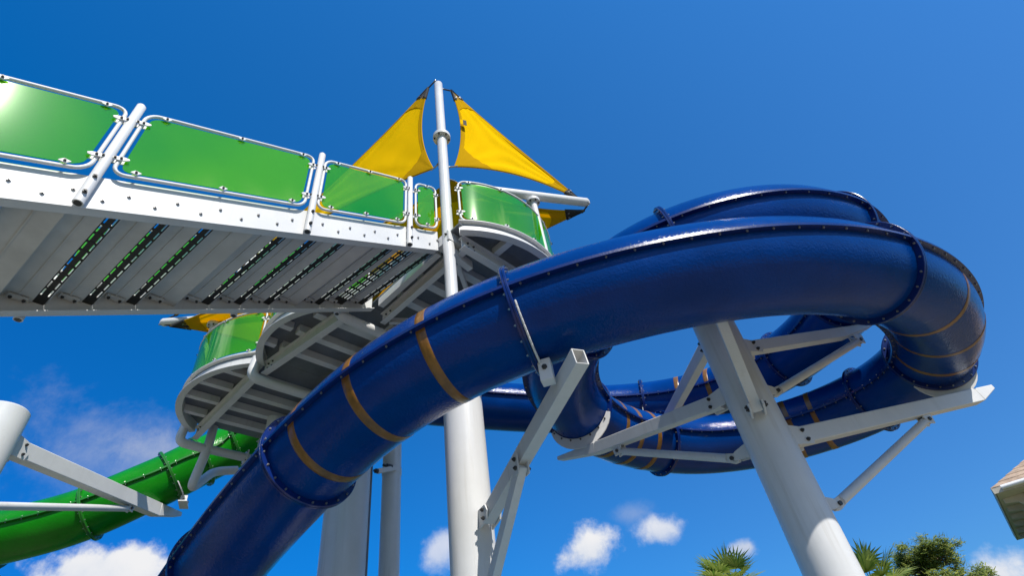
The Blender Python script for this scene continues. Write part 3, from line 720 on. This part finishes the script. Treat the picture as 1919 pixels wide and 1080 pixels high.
def corner_kit(root, P, nrm, corner, dirs, anchor, black=True, size=.75):
    """reinforcement patch at a corner, webbing and shackle to the anchor"""
    V = [P(1, 0, 0), P(0, 1, 0), P(0, 0, 1)]; i1, i2 = [(1, 2), (0, 2), (0, 1)][corner]
    l1, l2 = (V[i1] - V[corner]).length, (V[i2] - V[corner]).length
    def f(x, y):                                                    # x: metres from the corner
        q = [0, 0, 0]; q[i1] = x * (1 - y) / l1; q[i2] = x * y / l2; q[corner] = 1 - q[i1] - q[i2]; return P(*q)
    for off in (.016, -.013):
        mb = MB(); n = 8; rows = []
        for i in range(n + 1):
            rows.append([f(max(.004, size * (1 - .12 * math.sin(math.pi * j / n)) * i / n), j / n) + nrm * off for j in range(n + 1)])
        mb.rings(rows, closed=False); mb.build('corner_patch', HEM, root, smooth=40)
    tip = f(0, .5); mb = MB(); rows = []; n = 4
    if black:
        for i in range(n + 1): rows.append([f(.36 * i / n + .004, j / 4) for j in range(5)])
        mb.rings([[p + nrm * .018 for p in r] for r in rows], closed=False); mb.rings([[p - nrm * .014 for p in r] for r in rows], closed=False)
        mb.tube([f(.36, 0), tip, f(.36, 1)], .035, 8)
        for j in (.2, .8): mb.bolt(f(.3, j) + nrm * .018, nrm, .02, .02, mi=1); mb.bolt(f(.3, j) - nrm * .014, -nrm, .02, .02, mi=1)
    d = (anchor - tip).normalized()
    mb.tube([tip - d * .05, anchor], .016, 8, mi=0 if black else 1); mb.tube([anchor + d.orthogonal() * .035 * math.cos(a) + d * .045 * math.sin(a) for a in (2 * math.pi * j / 12 for j in range(12))], .011, 6, loop=True, mi=1)
    mb.build('corner_fitting', [WEB, STEEL], root, smooth=40)
M = Vector((mx, my, 0))
dR = (RE - M); dR.z = 0; dR.normalize(); dL = (LE - M); dL.z = 0; dL.normalize()
RT_ = atd(846, 170, MD + .02); LT_ = atd(803, 165, MD + .15)
RM_ = atd(853, 312, MD + .02); LM_ = atd(812, 316, MD + .15)
RC = RE + Vector((-.10, .02, .10)); LC = LE + Vector((.3, -.05, .1))
r1, PA, nA = sail((RT_, RM_, RC), (.17, .30, .05), .0, 'yellow triangular sail on the right of the mast with a small black tag')
corner_kit(r1, PA, nA, 0, None, Vector((mx, my, RT_.z + .12)) + dR * mr); corner_kit(r1, PA, nA, 1, None, Vector((mx, my, RM_.z)) + dR * mr, black=False); corner_kit(r1, PA, nA, 2, None, RE + Vector((0, 0, .06)))
mb = MB(); c = atd(868, 230, MD + .02); t1 = (RC - RT_).normalized(); t2 = nA.cross(t1)
pl = lambda x0, x1, y0, y1, mi: mb.plate([c + dR * x + Z * y + nA * .012 for x, y in ((x0, y0), (x1, y0), (x1, y1), (x0, y1))], nA, .006, mi=mi)
pl(0, .07, -.09, .09, 0); pl(-.06, -.004, -.08, .08, 1); mb.build('tag', [WEB, SAIL], r1, smooth=0)
l1, PB, nB = sail((LT_, LM_, LC), (.22, .5, .42), .0, 'yellow triangular sail on the left of the mast, half hidden by the stair panels')
corner_kit(l1, PB, nB, 0, None, Vector((mx, my, LT_.z + .1)) + dL * mr); corner_kit(l1, PB, nB, 1, None, Vector((mx, my, LM_.z)) + dL * mr, black=False); corner_kit(l1, PB, nB, 2, None, LE + Vector((0, 0, .06)))
BC = Vector((-5.2, 11.3, 9.7)); RL = RE + Vector((-.12, .05, -.16)); LL = LE + Vector((.22, .02, -.12))
ML = atd(848, 338, MD + .06)
for tipc, end, lab in ((RL, RE, 'yellow sail low under the right white beam, behind the curved green rail'), (LL, LE, 'yellow sail low under the left white beam, behind the far curved bay')):
    bk, PC, nC = sail((tipc, ML, BC), (.22, .0, .40), -.05, lab)
    corner_kit(bk, PC, nC, 0, None, end - Z * .05); corner_kit(bk, PC, nC, 1, None, Vector((mx, my, ML.z)), black=False); corner_kit(bk, PC, nC, 2, None, BC + U2 * .3)
mb = MB(); e = BC + U2 * .42; mb.tube([(e.x, e.y, 7.9), (e.x, e.y, e.z + .2)], .09, 20); mb.bar(Vector((e.x, e.y, 7.86)), WU(6.6, 4.3, 7.86), .2, .1); mb.build('back_post', COLW, ms, smooth=40)

# ------------------------------------------------------------ trees and the house beyond
FROND = mat('palm leaf', (.055, .105, .030), .45, vary=.35, vscale=2.5)
BARK = mat('palm trunk', (.16, .12, .085), .9, vary=.3, vscale=6, bump=.6, bscale=14)
def leafmat(name, a, b):
    m = bpy.data.materials.new(name); m.use_nodes = True; k = NT(m.node_tree); p = m.node_tree.nodes['Principled BSDF']
    g = k.n('ShaderNodeNewGeometry'); rnd = g.outputs['Random Per Island']
    c = k.mix(rnd, (*a, 1), (*b, 1)); m.node_tree.links.new(c, p.inputs['Base Color']); p.inputs['Roughness'].default_value = .5
    tl = k.n('ShaderNodeBsdfTranslucent', {'Color': c}).outputs[0]; out = m.node_tree.nodes['Material Output']
    m.node_tree.links.new(k.n('ShaderNodeMixShader', {0: .42, 1: p.outputs[0], 2: tl}).outputs[0], out.inputs[0]); return m
PALM = leafmat('palm leaflet', (.10, .19, .02), (.36, .40, .09))
NEED = leafmat('pine needles', (.10, .17, .02), (.34, .36, .06))
PBARK = mat('pine bark', (.13, .085, .055), .9, vary=.35, vscale=5, bump=.6, bscale=12)
def palm(c, label, seed, size=1.0):
    rnd = random.Random(seed); t = thing('palm_tree', (c.x, c.y, 0), label, 'palm tree', 'palms beyond the slide')
    mb = MB(); n = 14; mb.tube([(c.x + .06 * math.sin(i * .5), c.y, c.z * i / n) for i in range(n + 1)], .2, 14, radii=[.26 - .1 * i / n + .015 * (i % 2) for i in range(n + 1)])
    mb.build('trunk', BARK, t, smooth=30)
    mb = MB()
    for i in range(34):                                             # old leaf boots under the crown
        a = rnd.uniform(0, 6.28); z = c.z - rnd.uniform(.0, 1.1); d = Vector((math.cos(a), math.sin(a), .7)).normalized()
        mb.bar(Vector((c.x, c.y, z)) + d * .12, Vector((c.x, c.y, z)) + d * rnd.uniform(.35, .6), .07, .03)
    mb.build('leaf_boots', BARK, t, smooth=0)
    mb = MB()
    for i in range(30):
        a = i * 2.4 + rnd.uniform(-.3, .3); el = math.asin(max(-.5, min(.98, 1 - 1.5 * (i + .5) / 30))) + rnd.uniform(-.1, .1)
        d = Vector((math.cos(a) * math.cos(el), math.sin(a) * math.cos(el), math.sin(el))); pl_ = rnd.uniform(.55, .85) * size
        b = Vector((c.x, c.y, c.z)); e = b + d * pl_ - Z * .08 * pl_; mb.bar(b, e, .022, .014)
        sd = d.cross(Z); sd = sd.normalized() if sd.length > .1 else Vector((1, 0, 0)); up = sd.cross(d).normalized()
        nl = 17; roll = rnd.uniform(-.5, .5); sd, up = sd * math.cos(roll) + up * math.sin(roll), up * math.cos(roll) - sd * math.sin(roll)
        for j in range(nl):
            x = (j / (nl - 1) - .5) * 2; an = x * 1.75; L = size * (.85 - .3 * abs(x)) * rnd.uniform(.85, 1.1)
            v = d * math.cos(an) + sd * math.sin(an) + up * (.25 * abs(x)); v.normalize(); wd = d * -math.sin(an) + sd * math.cos(an)
            wv = wd * .036 * size; m1 = e + v * L * .55; tip = e + v * L - Z * (.12 * L * rnd.uniform(.3, 1.3))
            q = [e - wv * .4, e + wv * .4, m1 + wv + up * .012, m1 - wv + up * .012]; k = mb.add(q + [tip]); mb.quad(k, k + 1, k + 2, k + 3); mb.quad(k + 3, k + 2, k + 4)
    mb.build('crown', PALM, t, smooth=0)
palm(atd(1370, 1102, 24), 'spiky fan palm just left of the middle white column', 3, 1.1)
palm(atd(1640, 1108, 23), 'spiky fan palm half hidden between the white column and the pine', 8, 1.1)
def pine(c, label):
    rnd = random.Random(21); t = thing('pine_tree', (c.x, c.y, 0), label, 'pine tree')
    tb = MB(); top = c.z; path = [Vector((c.x + .25 * math.sin(z * .5), c.y, z)) for z in [top * i / 12 for i in range(13)]]
    tb.tube(path, .2, 12, radii=[.34 - .27 * i / 12 for i in range(13)]); tb.build('trunk', PBARK, t, smooth=40)
    lb = MB(); nb = MB()
    tips = []
    for i in range(40):
        f = rnd.uniform(.50, .99); z = top * f; a = i * 2.39996 + rnd.uniform(-.4, .4); sp = (3.4 * (1.06 - f) / .5 + .5) * rnd.uniform(.55, 1.0); sp = min(sp, 2.9)
        s = Vector((c.x + .25 * math.sin(z * .5), c.y, z)); d = Vector((math.cos(a), math.sin(a), rnd.uniform(.15, .55))); e = s + d * sp
        mid = (s + e) / 2 - Z * .12 * sp; lb.tube([s, mid, e], .05, 6, radii=[.07, .045, .015]); tips.append((e, .62))
        for k in range(5):
            q = s.lerp(e, rnd.uniform(.35, .95)); o = Vector((rnd.uniform(-1, 1), rnd.uniform(-1, 1), rnd.uniform(-.2, .9))) * .8; lb.tube([q, q + o * .5 + Z * .05, q + o], .02, 5, radii=[.025, .018, .008]); tips.append((q + o, .5))
    for p, r in tips:
        for k in range(95):
            d = Vector((rnd.gauss(0, 1), rnd.gauss(0, 1), rnd.gauss(.35, .8))).normalized(); q = p + Vector((rnd.gauss(0, .5), rnd.gauss(0, .5), rnd.gauss(0, .33))) * r * .62
            L = rnd.uniform(.16, .30); w = d.orthogonal().normalized() * .03
            nb.face([q - w, q + w, q + d * L + w * .3, q + d * L - w * .3])
    lb.build('branches', PBARK, t, smooth=40); nb.build('crown', NEED, t, smooth=0)
pine(atd(1722, 1044, 40), 'rounded pine tree with gappy needles at the bottom right')

SHING = mat('tan shingles', (.42, .30, .20), .85, vary=.3, vscale=5, bump=.5, bscale=20)
TRIM = mat('cream trim', (.62, .57, .46), .6, vary=.1, vscale=3)
WALLM = mat('tan stucco', (.46, .38, .27), .85, vary=.15, vscale=2, bump=.3, bscale=60)
GLASS = mat('dark window glass', (.02, .03, .035), .05)
def house(C):
    a = Vector((.82, -.572, 0)); b = Vector((.572, .82, 0)); ze = C.z
    t = thing('house', (C.x + 5, C.y + 2, 0), 'tan roofed house corner with bracketed eaves at the right edge', 'house')
    LA, LB, ov = 11., 9., .75; H = lambda x, y, z: Vector((C.x, C.y, 0)) + a * x + b * y + Z * z
    mb = MB(); rz = ze + 2.6; r0, r1 = H(LB / 2, LB / 2, rz), H(LA - LB / 2, LB / 2, rz); e = [H(0, 0, ze), H(LA, 0, ze), H(LA, LB, ze), H(0, LB, ze)]
    nrow = 16
    def slope(p, q, r, s):                                          # courses of shingles with a small step each
        for i in range(nrow):
            f0, f1 = i / nrow, (i + 1) / nrow; up = Z * .018
            a0, b0, a1, b1 = p.lerp(s, f0) + up, q.lerp(r, f0) + up, p.lerp(s, f1), q.lerp(r, f1); mb.face([a0, b0, b1, a1]); mb.face([p.lerp(s, f0), q.lerp(r, f0), b0, a0])
    slope(e[0], e[1], r1, r0); slope(e[1], e[2], r1, r1); slope(e[2], e[3], r0, r1); slope(e[3], e[0], r0, r0)
    rf = mb.build('roof', SHING, t, smooth=0)
    mb = MB()
    for p, q, inn in ((e[0], e[1], b), (e[0], e[3], a), (e[1], e[2], -a), (e[3], e[2], -b)):
        d = (q - p).normalized(); mb.bar(p + Z * -.08 + inn * .02 - d * .0, q - Z * .08 + inn * .02, .03, .16)
        mb.bar(p + inn * .09 - Z * .05, q + inn * .09 - Z * .05, .1, .1) if False else None
    mb.build('fascia_board', TRIM, rf, smooth=0)
    mb = MB(); mb.tube([e[0] - b * .06 - Z * .06 + a * .25, e[1] - b * .06 - Z * .06], .065, 10); mb.build('gutter', mat('white gutter', (.8, .8, .78), .4), rf, smooth=40)
    mb = MB(); mb.rings([[H(.05, .05, ze - .17), H(LA - .05, .05, ze - .17), H(LA - .05, LB - .05, ze - .17), H(.05, LB - .05, ze - .17)], [H(.05, .05, ze - .14), H(LA - .05, .05, ze - .14), H(LA - .05, LB - .05, ze - .14), H(.05, LB - .05, ze - .14)]]); mb.build('soffit', TRIM, rf, smooth=0)
    mb = MB(); mb.rings([[H(ov, ov, z), H(LA - ov, ov, z), H(LA - ov, LB - ov, z), H(ov, LB - ov, z)] for z in (0, ze - .171)]); mb.build('wall', WALLM, t, smooth=0)
    mb = MB()
    for z in (ze - .42,):
        mb.rings([[H(ov - .03, ov - .03, y), H(LA - ov + .03, ov - .03, y), H(LA - ov + .03, LB - ov + .03, y), H(ov - .03, LB - ov + .03, y)] for y in (z, z + .2)])
    mb.build('frieze', TRIM, t, smooth=0)
    for i in range(6):                                              # scrolled eave brackets
        for side in (0, 1):
            s = .95 + i * (1.7 if side == 0 else 1.35); mb = MB()
            o = (lambda k, z: H(s, ov - k, z)) if side == 0 else (lambda k, z: H(ov - k, s, z)); nn = a if side == 0 else b
            mb.plate([o(.03, ze - .175), o(.62, ze - .175), o(.62, ze - .30), o(.30, ze - .36), o(.14, ze - .6), o(.03, ze - .78)], nn, .13); mb.build('eave_bracket', TRIM, t, smooth=30)
    for side, ss in ((0, (2.6, 5.5, 8.4)), (1, (2.5, 5.2))):
        for s in ss:
            o = (lambda k, x, z: H(s + x, ov - k, z)) if side == 0 else (lambda k, x, z: H(ov - k, s + x, z)); nb_ = -b if side == 0 else -a
            mb = MB()
            for x0, x1, z0, z1 in ((-.6, -.5, ze - 2.6, ze - .95), (.5, .6, ze - 2.6, ze - .95), (-.5, .5, ze - 1.05, ze - .95), (-.5, .5, ze - 2.6, ze - 2.5), (-.025, .025, ze - 2.5, ze - 1.05)): mb.plate([o(.02, x0, z0), o(.02, x1, z0), o(.02, x1, z1), o(.02, x0, z1)], nb_, .06)
            w_ = mb.build('window', TRIM, t, smooth=0)
            mb = MB(); mb.plate([o(.008, -.5, ze - 2.5), o(.008, .5, ze - 2.5), o(.008, .5, ze - 1.05), o(.008, -.5, ze - 1.05)], nb_, .012); mb.build('pane', GLASS, w_, smooth=0)
house(atd(1857, 917, 22))

HEDGE = leafmat('far leaves', (.020, .045, .012), (.06, .095, .025))
def unseen_treeline():
    """unseen ring of trees, added to darken the horizon in the tube reflections"""
    rnd = random.Random(5); mb = MB()
    for i in range(420):
        a = 2 * math.pi * i / 420 + rnd.uniform(-.01, .01); R = rnd.uniform(52, 70); h = rnd.uniform(3.2, 5.6)
        if not (-1.3 < a < 1.1): h *= 1.9
        c = Vector((R * math.sin(a), R * math.cos(a), 0)); w = rnd.uniform(.9, 1.7)
        for k in range(64):
            z = h * (1 - rnd.random() ** .9 * .98); sp = w * (1.15 - .75 * (z / h)); q = c + Vector((rnd.gauss(0, sp), rnd.gauss(0, sp), z))
            d = Vector((rnd.gauss(0, 1), rnd.gauss(0, 1), rnd.gauss(0, 1))).normalized(); e = d.orthogonal().normalized() * rnd.uniform(.25, .5); f = d.cross(e)
            mb.face([q - e, q - f * .6, q + e, q + f * .6])
    o = mb.build('unseen_treeline', HEDGE, smooth=0); o['kind'] = 'stuff'; o['label'] = 'unseen ring of green trees added to darken reflections'; o['category'] = 'wood'
unseen_treeline()
